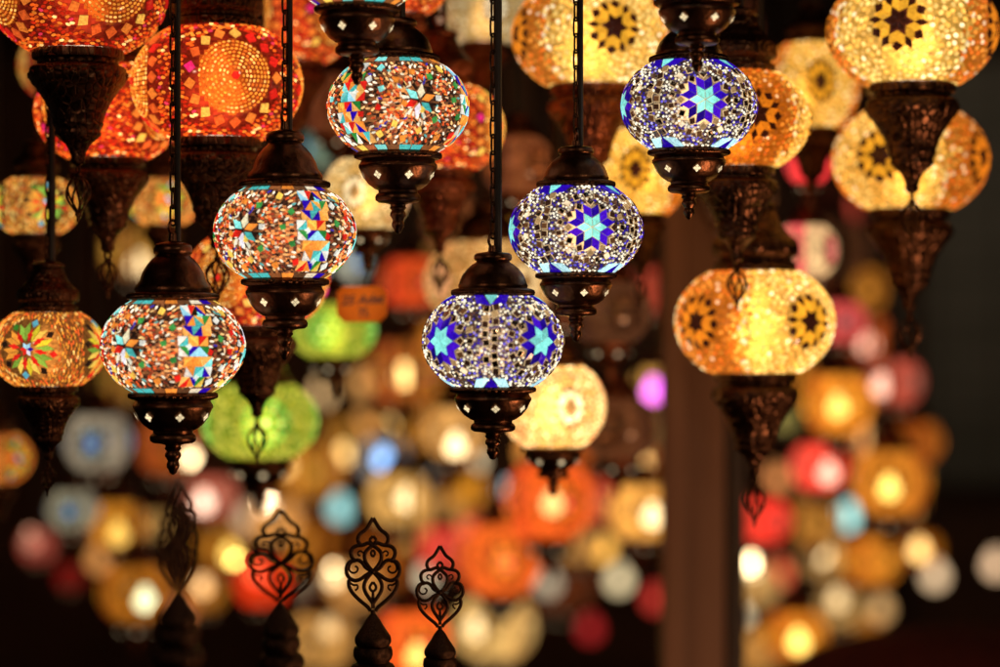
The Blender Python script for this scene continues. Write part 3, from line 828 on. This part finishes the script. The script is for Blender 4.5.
# --- brown, dim lamps and the far blurred ones: (x, y, r, depth, kind, turn, tint, bulb, label)
far = [
 (536, 322, 34, 4.6, 'far_cream', 30, (.55, .40, .28), (545, 300, W, .5), 'cream lamp with a soft glow peeping between the two lower blue lamps'),
 (442, 345, 30, 4.8, 'far_amber', 10, (.75, .8, .8), None, 'tan amber lamp hard by the side of the lowest blue lamp'),
 (600, 130, 30, 4.4, 'far_orange', 25, (.4, .5, .5), None, 'dim orange lamp under the pale amber lamp by the middle cable'),
 (540, 215, 28, 4.6, 'far_amber', 25, (.45, .5, .5), None, 'dim amber lamp glimpsed beside the cap of a blue star lamp'),
 (655, 290, 30, 4.8, 'far_coral', 25, (.40, .6, .5), None, 'faded rust lamp beside the top of the post'),
 (630, 455, 26, 5.0, 'far_orange', 25, (.45, .75, .7), (640, 462, WG, .6), 'rust lamp with an orange glow above the yellow cream lamp'),
 (790, 372, 26, 4.8, 'far_amber', 25, (.6, .6, .6), None, 'tan lamp right below the two flower amber globe'),
 (862, 290, 28, 4.7, 'far_amber', 10, (.40, .42, .5), None, 'dim ochre lamp between the pink and cream lamp and a dark cup'),
 (872, 340, 27, 4.9, 'far_orange', 40, (.42, .55, .6), (866, 345, PK, .5), 'dim orange lamp with a peach glow above the gold lamp'),
 (835, 212, 26, 4.9, 'far_coral', 0, (.35, .5, .5), None, 'dim rose lamp directly under the split amber lamp'),
 (838, 436, 26, 5.2, 'far_orange', 0, (.55, .7, .6), None, 'orange lamp tucked under the gold lamp right of the post'),
 (858, 640, 30, 5.3, 'far_amber', 20, (.5, .5, .5), None, 'dim amber lamp at the bottom edge beside the creamy white bulb'),
 (560, 455, 30, 5.2, 'far_orange', 20, (.6, .9, .8), None, 'orange lamp behind the cup of the bright cream flower lamp'),
 (400, 430, 30, 5.4, 'far_amber', 20, (.7, .8, .8), (396, 424, WG, .55), 'amber lamp between the blue glowing lamp and the tan cream lamp'),
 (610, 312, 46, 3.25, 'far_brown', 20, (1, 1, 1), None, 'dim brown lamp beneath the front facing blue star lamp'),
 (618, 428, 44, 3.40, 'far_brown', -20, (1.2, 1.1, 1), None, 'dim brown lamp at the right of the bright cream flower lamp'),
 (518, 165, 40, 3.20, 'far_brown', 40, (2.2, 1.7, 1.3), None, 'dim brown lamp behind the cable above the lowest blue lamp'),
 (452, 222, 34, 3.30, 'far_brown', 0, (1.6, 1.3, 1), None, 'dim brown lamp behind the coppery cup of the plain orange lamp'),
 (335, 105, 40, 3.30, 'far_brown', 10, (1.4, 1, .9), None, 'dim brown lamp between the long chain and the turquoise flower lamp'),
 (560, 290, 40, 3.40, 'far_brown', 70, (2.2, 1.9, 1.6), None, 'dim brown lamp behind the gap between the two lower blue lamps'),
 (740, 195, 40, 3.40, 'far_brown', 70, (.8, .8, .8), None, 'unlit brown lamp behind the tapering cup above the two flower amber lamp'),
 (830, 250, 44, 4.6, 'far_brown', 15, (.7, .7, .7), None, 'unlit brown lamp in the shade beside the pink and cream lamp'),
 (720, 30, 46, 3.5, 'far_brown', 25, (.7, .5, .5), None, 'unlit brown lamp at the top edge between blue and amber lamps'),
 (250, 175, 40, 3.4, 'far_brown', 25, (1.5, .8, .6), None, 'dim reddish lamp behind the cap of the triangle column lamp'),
 (806, 251, 36, 3.30, 'far_pink_cream', 48, (.85, .85, .85), None, 'pink and cream lamp behind the star of the two flower amber lamp'),
 (808, 164, 26, 3.25, 'far_coral', 10, (.9, .5, .9), None, 'pink crescent of a small lamp between three amber globes'),
 (843, 322, 27, 3.9, 'far_coral', 0, (.55, .8, 1.2), None, 'muted rose lamp at the right edge of the two flower amber lamp'),
 (838, 404, 39, 4.1, 'far_amber', 12, (1.1, 1.1, 1), (836, 408, YB, 1.1), 'gold lamp with a yellow glow, right of the dark cup before the post'),
 (895, 382, 31, 4.4, 'far_coral', 40, (.45, .9, .9), (880, 387, PK, .8), 'dull rust lamp with a peach glow above the gold brown lamp'),
 (818, 466, 31, 4.3, 'far_coral', 20, (1.1, .9, .9), (827, 474, PK, .9), 'coral pink lamp with a peach glow right of the wire cage drop'),
 (890, 482, 44, 4.2, 'far_amber', -15, (.8, .8, .8), (887, 489, YB, 1.3), 'gold brown lamp with a strong yellow glow low at right'),
 (917, 442, 28, 4.7, 'far_amber', 60, (.45, .35, .4), None, 'dull brown orange lamp at the shoulder of the gold brown lamp'),
 (763, 520, 31, 4.4, 'far_coral', 30, (1.0, .6, .6), None, 'coral red lamp just under the wire cage drop beside the post'),
 (812, 522, 31, 5.0, 'far_amber', 10, (.5, .6, 1), None, 'dim tan lamp between the coral red lamp and a mint bulb'),
 (870, 560, 33, 4.8, 'far_amber', 30, (.85, .85, .8), None, 'mottled gold lamp under the gold brown lamp at right'),
 (822, 556, 26, 5.3, 'far_cream', 0, (.6, .55, .5), (820, 554, W, .6), 'soft cream lamp between the mint bulb and the mottled gold lamp'),
 (921, 549, 22, 5.0, 'far_amber', 40, (.45, .4, .3), (918, 551, WG, .75), 'small brown lamp with an orange glow near the lower right'),
 (842, 606, 28, 5.0, 'far_cream', 15, (.45, .42, .38), (836, 600, W, .3), 'dim beige lamp above a creamy white bulb at lower right'),
 (795, 634, 35, 4.5, 'far_amber', 25, (.9, .85, .7), (797, 642, YB, 1.3), 'gold lamp with a yellow glow at the bottom right of the post'),
 (757, 585, 26, 5.0, 'far_cream', 40, (.6, .55, .5), (748, 556, W, .5), 'cream lamp peeping out beside the post edge'),
 (757, 650, 26, 5.2, 'far_cream', 10, (.6, .45, .3), None, 'tan lamp at the bottom edge beside the post'),
 (787, 420, 15, 4.6, 'far_cream', 0, (.35, .5, .4), None, 'tiny pale green lamp behind the tapering cup before the post'),
 (655, 386, 25, 4.5, 'far_cream', 10, (.75, .65, .4), (653, 392, (.85, .08, 1), 1.1), 'cream lamp with a violet glow left of the post'),
 (652, 420, 30, 5.2, 'far_cream', 10, (.25, .25, .25), None, 'grey lamp in shade under the violet glowing lamp'),
 (640, 511, 37, 4.1, 'far_cream', 12, (1.05, .8, .45), (652, 517, W, 1.4), 'yellow cream lamp with a white glow left of the post'),
 (549, 500, 50, 4.0, 'far_orange', 20, (.9, 1.0, .9), (552, 504, WG, 1.2), 'orange red lamp with an amber glow below the bright cream lamp'),
 (500, 558, 48, 4.2, 'far_orange', 8, (.85, 1.1, 1.0), (503, 562, (1, .25, .03), .45), 'orange red lamp low at the centre beneath a pale blue bulb'),
 (495, 627, 45, 4.5, 'far_cream', -30, (.85, .85, .8), (475, 628, W, .5), 'round cream lamp at the bottom centre'),
 (412, 640, 43, 4.0, 'far_orange', 20, (.95, 1.1, 1.0), (417, 656, YB, 1.2), 'orange red lamp behind the two filigree finials'),
 (455, 432, 36, 4.0, 'far_cream', 30, (.75, .62, .5), (456, 447, W, 1.8), 'tan cream lamp with a white glow under the lowest blue lamp'),
 (398, 498, 35, 4.4, 'far_cream', -10, (.8, .72, .55), (407, 500, W, .9), 'cream lamp with a soft glow above the taller filigree finial'),
 (403, 372, 40, 4.6, 'far_orange', 40, (.45, 1.0, 1), (404, 377, WG, 1.4), 'tan lamp with an orange glow left of the lowest blue lamp'),
 (384, 459, 30, 4.8, 'far_white', 0, (.6, .6, .7), (384, 460, (.3, .55, 1), .8), 'grey lamp with a pale blue glow at left of centre'),
 (437, 515, 30, 5.0, 'far_cream', 20, (.55, .45, .35), None, 'dull tan lamp between two cream lamps at the centre'),
 (468, 490, 22, 5.0, 'far_amber', 0, (.7, .8, .6), None, 'small mustard lamp beside a pale blue bulb'),
 (443, 548, 28, 4.9, 'far_coral', 0, (.75, .7, .7), None, 'coral lamp above the shorter filigree finial'),
 (576, 540, 30, 5.2, 'far_cream', 0, (.55, .42, .3), None, 'tan lamp behind the two round bulbs left of the post'),
 (322, 640, 38, 4.6, 'far_cream', -20, (.55, .45, .33), (330, 628, W, .25), 'tan lamp low behind the widest filigree finial'),
 (352, 585, 34, 4.8, 'far_cream', 10, (.6, .45, .34), (335, 577, W, .6), 'beige lamp between the two larger filigree finials'),
 (262, 582, 30, 4.8, 'far_orange', 10, (.85, .35, .4), (258, 574, (1, .10, .04), .5), 'bright red lamp behind the widest filigree finial'),
 (275, 520, 30, 4.6, 'far_cream', 10, (.75, .55, .42), (268, 505, (1, .7, .4), .6), 'peach lamp at the tip of the widest filigree finial'),
 (310, 470, 38, 4.9, 'far_amber', 10, (.6, .7, .9), (283, 465, WG, .5), 'dull orange lamp below the two green lamps'),
 (340, 440, 30, 5.2, 'far_amber', 30, (.35, .45, .6), (345, 455, WG, .55), 'brown lamp with a tan glow beside the green lamp'),
 (432, 395, 30, 5.4, 'far_amber', 10, (.4, .45, .55), None, 'brownish lamp behind the tan lamp with orange glow'),
 (410, 282, 34, 4.0, 'far_orange', 30, (.62, .5, .7), None, 'blurred red orange lamp right of the price tag'),
 (345, 262, 26, 4.4, 'far_white', 45, (1.0, 1.1, 1.1), None, 'pale grey green lamp above the price tag'),
 (322, 150, 24, 4.4, 'far_white', 45, (.45, .7, .6), None, 'grey green lamp beside the cap of the triangle column lamp'),
 (98, 442, 38, 3.8, 'far_white', -3, (1.25, 1.1, .95), None, 'grey white lamp with a blue spot under the gold flower lamp'),
 (73, 510, 29, 4.0, 'far_white', 0, (1.15, 1.1, .9), None, 'smaller grey white lamp with a blue spot low at left'),
 (117, 524, 33, 4.2, 'far_amber', 8, (1.1, 1.25, 1.2), (120, 535, YB, .55), 'golden lamp beside the smaller grey white lamp'),
 (135, 592, 41, 4.0, 'far_amber', 15, (.7, .7, .6), (147, 600, (.85, .95, .55), 1.2), 'brown gold lamp with a pale green glow at lower left'),
 (38, 545, 20, 4.8, 'far_coral', 0, (.5, .9, 1), (33, 541, (1, .5, .3), .12), 'faint rose lamp with a beige glow at lower left'),
 (70, 576, 17, 4.6, 'far_coral', 20, (.22, .1, .12), None, 'dark red lamp under the faint rose lamp'),
 (168, 445, 36, 4.6, 'far_orange', 20, (.55, .9, 1), (191, 457, W, .5), 'orange lamp with a white glow under the lowest multicoloured lamp'),
 (212, 496, 28, 4.7, 'far_coral', 20, (.8, 2.2, 2.2), (205, 503, (1, .7, .5), .8), 'pale pink lamp behind the dark filigree seen edge on'),
 (152, 524, 18, 4.9, 'far_cream', 20, (.7, .65, .55), None, 'small beige lamp touching the golden lamp at lower left'),
 (220, 545, 28, 4.8, 'far_amber', 20, (.75, .85, .8), (232, 555, YB, .6), 'mustard gold lamp left of the widest filigree finial'),
 (205, 592, 24, 4.8, 'far_amber', 40, (.7, .75, .8), (203, 586, (1, .6, .25), .5), 'narrow tan gold lamp below the mustard gold lamp'),
 (132, 252, 34, 4.5, 'far_amber', 50, (.45, .62, 1.0), (140, 266, W, .8), 'orange tan lamp with a white glow beside a wire cage drop'),
 (125, 378, 34, 4.8, 'far_amber', 50, (.35, .5, .9), None, 'dim tan lamp between the gold flower lamp and the lowest multicoloured lamp'),
 (450, 270, 36, 4.9, 'far_cream', 50, (.35, .26, .17), None, 'dim tan lamp behind the wire cage drop at the centre'),
 (660, 440, 40, 5.6, 'far_amber', 10, (.25, .22, .2), None, 'shaded brown lamp in the gap left of the post'),
 (600, 500, 30, 5.0, 'far_coral', 10, (.5, .8, .6), None, 'faded orange lamp between the orange red lamp and yellow cream lamp'),
 (560, 580, 40, 6.0, 'far_brown', 10, (1.2, .8, .6), None, 'dark brown lamp low in the shade behind the bulbs'),
 (380, 560, 40, 6.0, 'far_amber', 10, (.3, .22, .2), None, 'dim russet lamp behind the taller filigree finial'),
 (300, 540, 40, 6.0, 'far_amber', 10, (.45, .42, .4), None, 'soft ochre lamp in the far rows above the beige lamp'),
]
for (x, y, r, d, kind, turn, tint, bl, lab) in far:
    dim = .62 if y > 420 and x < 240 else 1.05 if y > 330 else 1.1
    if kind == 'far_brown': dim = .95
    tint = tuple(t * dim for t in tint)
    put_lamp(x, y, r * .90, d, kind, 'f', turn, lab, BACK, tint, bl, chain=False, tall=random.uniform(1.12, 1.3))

# --- bare bulbs far behind
def put_bulb(px, py, d, colr, target, label, rb=.026):
    root = link('hanging_bulb', None); root.location = at(px, py, d); tag(root, label, 'bulb', BULBS)
    b = link('bulb_glass', P['bulb'], root); b.scale = (rb,) * 3
    ratio = min(1, (2 * rb / (d * K) / (57.8 * (d - FOCUS) / d)) ** 2)
    st = target / ratio
    b.color = (colr[0] * st, colr[1] * st, colr[2] * st, 1)
    s = link('bulb_socket', P['socket'], root); s.scale = (rb,) * 3
    c = link('power_cable', P['rod'], root); c.location.z = 2.7 * rb
    c.scale = (.004, .004, CEIL - root.location.z - 2.7 * rb)
for a in [
 (602, 549, 5.6, (1, .48, .08), 1.1, 'orange round bulb glow left of the post'),
 (619, 581, 6.4, (.85, .66, .36), .62, 'beige round bulb glow under the orange one'),
 (548, 584, 5.6, (.75, .64, .42), .42, 'dim cream bulb glow right of the low orange red lamp'),
 (505, 498, 5.2, (.62, .80, .85), .72, 'pale blue bulb glow above the low orange red lamp'),
 (435, 490, 5.2, (.85, .72, .58), .62, 'small white bulb glow at the centre'),
 (340, 510, 5.8, (.40, .80, .76), .62, 'turquoise bulb glow above the taller filigree finial'),
 (847, 518, 5.4, (.55, 1, .90), .95, 'mint bulb glow right of the coral lamps'),
 (843, 645, 6.0, (.95, .92, .66), .85, 'creamy white bulb glow at the lower right'),
 (935, 577, 6.2, (.95, .64, .36), .6, 'beige bulb glow beside the orange glowing small lamp'),
 (996, 566, 6.2, (.95, .60, .34), .6, 'beige bulb glow cut by the right edge'),
 (426, 580, 6.2, (.9, .72, .45), .40, 'faint cream bulb glow near the shorter filigree finial'),
 (247, 520, 6.0, (.9, .6, .35), .40, 'faint peach bulb glow left of the widest filigree finial'),
 (318, 603, 6.2, (.9, .6, .35), .35, 'faint tan bulb glow low between two filigree finials'),
 (744, 612, 6.6, (.95, .75, .45), .45, 'cream bulb glow hugging the edge of the post'),
 (404, 536, 5.8, (1, .52, .12), .5, 'amber bulb glow over the shorter filigree finial'),
 (472, 462, 6.6, (1, .74, .42), .55, 'small peach bulb glow under the lowest blue lamp'),
 (531, 452, 6.4, (1, .36, .06), .6, 'deep orange bulb glow under the bright cream lamp cup'),
 (470, 524, 6.2, (1, .14, .05), .5, 'red bulb glow at the centre above the low orange red lamp'),
 (620, 476, 6.4, (1, .66, .3), .45, 'soft peach bulb glow at the foot of a dim brown lamp'),
 (425, 428, 6.4, (1, .5, .14), .5, 'amber bulb glow beside the tan cream lamp'),
 (362, 430, 6.2, (1, .42, .1), .6, 'orange bulb glow right of the big green lamp'),
 (322, 395, 6.2, (1, .6, .25), .5, 'peach bulb glow between the two green lamps'),
 (360, 385, 6.6, (1, .45, .12), .45, 'faint orange bulb glow left of the tan lamp'),
 (290, 500, 6.0, (1, .5, .12), .5, 'amber bulb glow above the widest filigree finial'),
 (655, 600, 6.4, (.9, .06, .04), .3, 'dim red bulb glow low beside the post'),
 (590, 630, 6.4, (.7, .03, .03), .25, 'dark red bulb glow at the bottom left of the post'),
 (778, 480, 6.4, (1, .35, .1), .5, 'orange bulb glow near the wire cage drop'),
 (862, 440, 6.4, (1, .5, .16), .5, 'amber bulb glow between the gold lamp and the gold brown lamp'),
 (912, 505, 6.2, (1, .40, .1), .4, 'faint orange bulb glow at the shoulder of the gold brown lamp'),
 (780, 575, 6.2, (1, .16, .06), .45, 'red bulb glow between cream and mottled gold lamps'),
 (880, 610, 6.4, (1, .55, .2), .35, 'faint amber bulb glow under the mottled gold lamp'),
 (100, 560, 6.2, (1, .4, .1), .4, 'faint orange bulb glow under the golden lamp'),
 (183, 610, 6.2, (1, .3, .08), .35, 'faint rust bulb glow low behind the edge on finial'),
]: put_bulb(*a)

# --- filigree finials on turned stems standing on the table
def arc(cx, cz, r, a0, a1, n=12, rz=None):
    return [(cx + r * math.cos(math.radians(a0 + (a1 - a0) * i / n)), 0, cz + (rz or r) * math.sin(math.radians(a0 + (a1 - a0) * i / n))) for i in range(n + 1)]
def smooth(pts, it=2):
    for _ in range(it):
        q = [pts[0]]
        for a, b in zip(pts, pts[1:]):
            q.append(tuple(.75 * x + .25 * y for x, y in zip(a, b))); q.append(tuple(.25 * x + .75 * y for x, y in zip(a, b)))
        q.append(pts[-1]); pts = q
    return pts
def make_filigree():
    mb = MB(); r = .078
    def both(pts, rr=r, sm=2):
        p = smooth([(x, 0, z) for x, z in pts], sm)
        mb.tube(p, rr, 6, False, 0, .8); mb.tube([(-x, y, z) for x, y, z in p], rr, 6, False, 0, .8)
    # z measured up from the neck; total height 3.7
    both([(0, 3.72), (.13, 3.5), (.28, 3.25), (.52, 3.10), (.62, 2.92), (.58, 2.72), (.46, 2.62)])
    both([(.44, 2.64), (.74, 2.60), (.90, 2.40), (.86, 2.16), (.74, 2.02)])
    both([(.72, 2.04), (.98, 1.96), (1.08, 1.70), (1.04, 1.44), (.90, 1.28)])
    both([(.90, 1.30), (.99, 1.16), (.94, .90), (.76, .64), (.46, .36), (.2, .16), (.1, 0)])
    both([(0, 2.62), (.18, 2.74), (.34, 2.66), (.48, 2.62)])
    both([(0, 3.0), (.15, 2.84), (.05, 2.72), (0, 2.62)], .06)
    both([(0, 2.46), (.10, 2.30), (.0, 2.16)], .05)
    both([(0, 1.58), (.20, 1.80), (.34, 2.05), (.34, 2.32), (.18, 2.50), (.0, 2.62)])
    both([(.36, 2.30), (.5, 2.42), (.62, 2.34), (.58, 2.22), (.50, 2.22)], .036)
    both([(0, 1.58), (.30, 1.72), (.42, 1.94), (.62, 2.06), (.82, 1.98)])
    both([(.80, 2.0), (.94, 1.84), (.96, 1.62), (.80, 1.50), (.62, 1.58), (.60, 1.74), (.72, 1.80)], .042)
    both([(0, 1.58), (.26, 1.46), (.50, 1.26), (.74, 1.20), (.92, 1.30)])
    both([(.92, 1.14), (.78, 1.02), (.62, 1.06), (.60, .90), (.72, .82)], .04)
    both([(0, 1.58), (.26, 1.30), (.38, 1.02), (.32, .76), (.16, .52), (0, .30)])
    both([(0, 1.16), (.14, .98), (.10, .84), (0, .78)], .055)
    both([(0, .80), (.02, .5), (.03, .1)], .05, 1)
    mb.lathe([(0, 1.48), (.09, 1.52), (.1, 1.58), (.09, 1.64), (0, 1.68)], 10)
    return mb.mesh('filigree_plate', [M_IRON], 60)
def make_stem(total):
    mb = MB()
    prof = [(0, .06), (.09, .05), (.11, -.04), (.09, -.10), (.16, -.18), (.27, -.32), (.40, -.55), (.58, -.82), (.70, -1.0), (.735, -1.14), (.72, -1.26), (.66, -1.36), (.64, -1.40), (.74, -1.44), (.78, -1.58), (.79, -1.75), (.74, -1.9), (.66, -2.0), (.64, -2.05),
            (.80, -2.12), (.92, -2.3), (.95, -2.5), (.85, -2.75), (.5, -2.95), (.30, -3.1), (.28, -3.6), (.5, -3.9), (1.0, -4.1), (1.15, -total + .12), (1.2, -total), (0, -total)]
    mb.lathe(prof, 40)
    return mb.mesh('turned_stem', [M_IRON], 45)
FIL = make_filigree()
TABLE_Z = CAM_Z - .56
def ornament(px, neck_y, hpx, d, turn, label, wscale=1.0):
    u = hpx * K * d / 3.72
    root = link('filigree_finial', None)
    p = at(px, neck_y, d)
    tot = (p.z - TABLE_Z) / u
    root.location = (p.x, p.y, TABLE_Z); root.rotation_euler.z = math.radians(turn); root.scale = (u, u, u)
    tag(root, label, 'ornament', 'pierced metal finials along the bottom')
    f = link('filigree_plate', FIL, root); f.location.z = tot; f.scale.x = wscale
    s = link('turned_stem', make_stem(tot), root); s.location.z = tot
ornament(373, 611, 93, 2.47, 0, 'taller sharp pierced filigree finial in front of the orange lamp')
ornament(440, 627, 81, 2.50, 6, 'shorter sharp pierced filigree finial farther right of its pair')
ornament(281, 602, 92, 2.26, -4, 'widest blurred filigree finial in front of the bright red lamp', 1.22)
ornament(178, 588, 105, 2.10, 66, 'dark filigree finial turned nearly edge on under the lowest multicoloured lamp', 1.1)

# --- price tag
tg = link('price_tag', None); d = 2.80
tp = at(362, 304, d); tg.location = tp; tag(tg, 'orange handwritten price tag hanging under a cream lamp', 'price tag')
u = K * d
mb = MB(); out = [(-25, 12), (-19, 18), (19, 18), (25, 12), (25, -11), (18, -18), (-18, -18), (-25, -11)]
fr = [mb.vert((x * u, -.0008, z * u)) for x, z in out]; bk = [mb.vert((x * u, .0008, z * u)) for x, z in out]
mb.face(list(reversed(fr))); mb.face(bk)
for i in range(8): mb.face([fr[i], fr[(i + 1) % 8], bk[(i + 1) % 8], bk[i]])
link('paper_tag', mb.mesh('paper_tag', [M_PAPER]), tg)
def writing(body, x, z, size, shear):
    cu = bpy.data.curves.new('handwriting', 'FONT'); cu.body = body; cu.size = size * u; cu.align_x = 'CENTER'; cu.shear = shear; cu.offset = .35 * u
    cu.extrude = .0001
    tmp = bpy.data.objects.new('tmp', cu); COL.objects.link(tmp)
    dg = bpy.context.evaluated_depsgraph_get(); me = bpy.data.meshes.new_from_object(tmp.evaluated_get(dg))
    bpy.data.objects.remove(tmp)
    me.materials.clear(); me.materials.append(M_INK)
    o = link('handwriting', me, tg); o.location = (x * u, -.0012, z * u); o.rotation_euler = (PI / 2, math.radians(-3), 0)
writing('25 Adet', 0, 0, 13, .35)
writing('TL', 1, -12, 11, .3)
mb = MB(); mb.tube([(0, 0, 16 * u), (1 * u, .001, 24 * u), (4 * u, .01, 34 * u), (9 * u, .05, 40 * u)], .0007, 5)
link('string', mb.mesh('string', [M_CABLE]), tg)

# ------------------------------------------------------------------ the post, the table and the shell of the stall
def simple(name, mb, m_, label=None, cat=None, kind=None, parent=None, bevel=0):
    o = link(name, mb.mesh(name, [m_]), parent)
    if bevel:
        b = o.modifiers.new('bevel', 'BEVEL'); b.width = bevel; b.segments = 2
    if label: tag(o, label, cat)
    if kind: o['kind'] = kind
    return o
pd = 3.45
px0, px1 = (-.5 * 77) * K * pd, (.5 * 77) * K * pd
post = link('wooden_post', None); c = at(704, 333, pd); post.location = (c.x, c.y + .06, 0)
tag(post, 'brown square wooden post standing behind the two flower amber lamp', 'post')
mb = MB(); mb.box(px0, px1, -.05, .06, 0, CEIL)
simple('shaft', mb, M_WOOD, parent=post, bevel=.006)
mb = MB(); mb.box(px0 - .004, px0 + .030, -.064, -.0505, 0, CEIL - .002)
simple('edge_strip', mb, M_WOOD, parent=post, bevel=.003)
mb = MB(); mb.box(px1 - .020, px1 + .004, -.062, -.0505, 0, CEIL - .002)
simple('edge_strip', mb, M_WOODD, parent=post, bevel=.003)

tb = link('display_table', None); tb.location = (-.22, 2.4, 0); tag(tb, 'dark wooden table carrying the filigree finials', 'table')
mb = MB(); mb.box(-.6, .6, -.35, .35, TABLE_Z - .03, TABLE_Z)
simple('table_top', mb, M_WOODD, parent=tb, bevel=.004)
for sx in (-.55, .55):
    for sy in (-.3, .3):
        mb = MB(); mb.box(sx - .025, sx + .025, sy - .025, sy + .025, 0, TABLE_Z - .031)
        simple('leg', mb, M_WOODD, parent=tb)

mb = MB(); mb.box(-4, 4, -2, 9.6, -.1, 0); simple('floor', mb, M_FLOOR, kind='structure')
mb = MB(); mb.box(-4, 4, -2, 9.6, CEIL, CEIL + .06); simple('ceiling', mb, M_WOODD, kind='structure')
mb = MB()
mb.box(-4, 4, 9.5, 9.6, 0.001, CEIL - .001)
for k in range(20): mb.box(-3.98 + k * .3, -3.98 + k * .3 + .28, 9.485, 9.499, 0.002, CEIL - .002)
simple('back_wall', mb, M_WALL, kind='structure')
sh = link('roller_shutter', None); sh.location = (2.55, 9.42, 1.08); tag(sh, 'grey slatted roller shutter in shadow at the right edge', 'shutter')
mb = MB()
for k in range(17): mb.box(-.95, .95, -.02 + .012 * (k % 2), .03, k * .095, k * .095 + .088)
simple('curtain', mb, M_SHUT, parent=sh)
mb = MB(); mb.box(-1.0, .95, -.04, .03, -.07, -.002); simple('bottom_rail', mb, M_SHUT, parent=sh)
mb = MB(); mb.box(-1.05, -.952, -.05, .04, -1.07, 1.6); simple('guide_rail', mb, M_WOODD, parent=sh)

# red cloth heaped at the lower right
mb = MB(); n = 40; rows = []
for j in range(15):
    s = j / 14; row = []
    for i in range(n):
        t = 2 * PI * i / n
        rr = math.sin(s * PI / 2) ** .6
        wob = 1 + .05 * math.sin(5 * t + 2) + .03 * math.sin(9 * t)
        row.append(mb.vert((.62 * rr * wob * math.cos(t), .4 * rr * wob * math.sin(t), 1.22 * (1 - (s ** 2.4)))))
    rows.append(row)
for a, b in zip(rows, rows[1:]):
    for i in range(n):
        mb.face([a[i], b[i], b[(i + 1) % n], a[(i + 1) % n]], smooth=True)
o = simple('cloth_heap', mb, M_RED, 'dark red cloth draped in a heap at the lower right corner', 'cloth')
pc = at(992, 632, 4.2); o.location = (pc.x, 4.2, pc.z - 1.22)

# ------------------------------------------------------------------ light: a dim warm room and added fill lights, all out of view
w = bpy.data.worlds.new('World'); S.world = w; w.use_nodes = True
bg = w.node_tree.nodes['Background']; bg.inputs[0].default_value = (1, .62, .38, 1); bg.inputs[1].default_value = .018

def spot(name, loc, target, deg, energy, colr):
    l = bpy.data.lights.new(name, 'SPOT'); l.energy = energy; l.color = colr; l.spot_size = math.radians(deg); l.spot_blend = .5; l.shadow_soft_size = .02
    o = bpy.data.objects.new(name, l); COL.objects.link(o); o.location = loc
    o.rotation_euler = (Vector(target) - Vector(loc)).to_track_quat('-Z', 'Y').to_euler(); o['kind'] = 'structure'
    return o
def area(name, loc, target, size, energy, colr):
    l = bpy.data.lights.new(name, 'AREA'); l.energy = energy; l.color = colr; l.size = size
    o = bpy.data.objects.new(name, l); COL.objects.link(o); o.location = loc
    dv = Vector(target) - Vector(loc); o.rotation_euler = dv.to_track_quat('-Z', 'Y').to_euler()
    o['kind'] = 'structure'
    return o
area('front_fill', (1.3, .4, CAM_Z + .85), (0, 2.6, CAM_Z), .10, 4.0, (1, .72, .45))  # unseen area light added for glints on the front metal and glass
area('front_fill', (-1.2, .5, CAM_Z + .8), (0, 2.6, CAM_Z), .12, 3.0, (1, .6, .4))  # second added front light, also out of view
area('post_fill', (1.05, 2.2, CAM_Z - .75), (.28, 3.4, CAM_Z - .15), .15, 8, (1, .50, .25))  # added out of view to brighten the post
spot('tag_fill', (.06, .9, CAM_Z + .12), tp, 2.3, 90, (1, .75, .5))  # added narrow spot that brightens only the price tag
area('wall_fill', (2.3, 7.6, CAM_Z + 1.0), (2.6, 9.4, CAM_Z + .1), .5, 3.0, (1, .84, .58))  # added unseen light to lift the grey shutter
area('wall_fill', (-.2, 7.9, CAM_Z + 1.05), (-.1, 9.4, CAM_Z + .3), .8, 4, (1, .58, .26))  # added unseen light for a warm glow on the back wall

# ------------------------------------------------------------------ render
S.view_settings.view_transform = 'Standard'; S.view_settings.look = 'None'
S.view_settings.exposure = 0; S.view_settings.gamma = 1
c = S.cycles
c.use_denoising = True
try: c.denoiser = 'OPENIMAGEDENOISE'
except Exception: pass
c.max_bounces = 6; c.transparent_max_bounces = 12; c.sample_clamp_indirect = 3
c.caustics_reflective = False; c.caustics_refractive = False
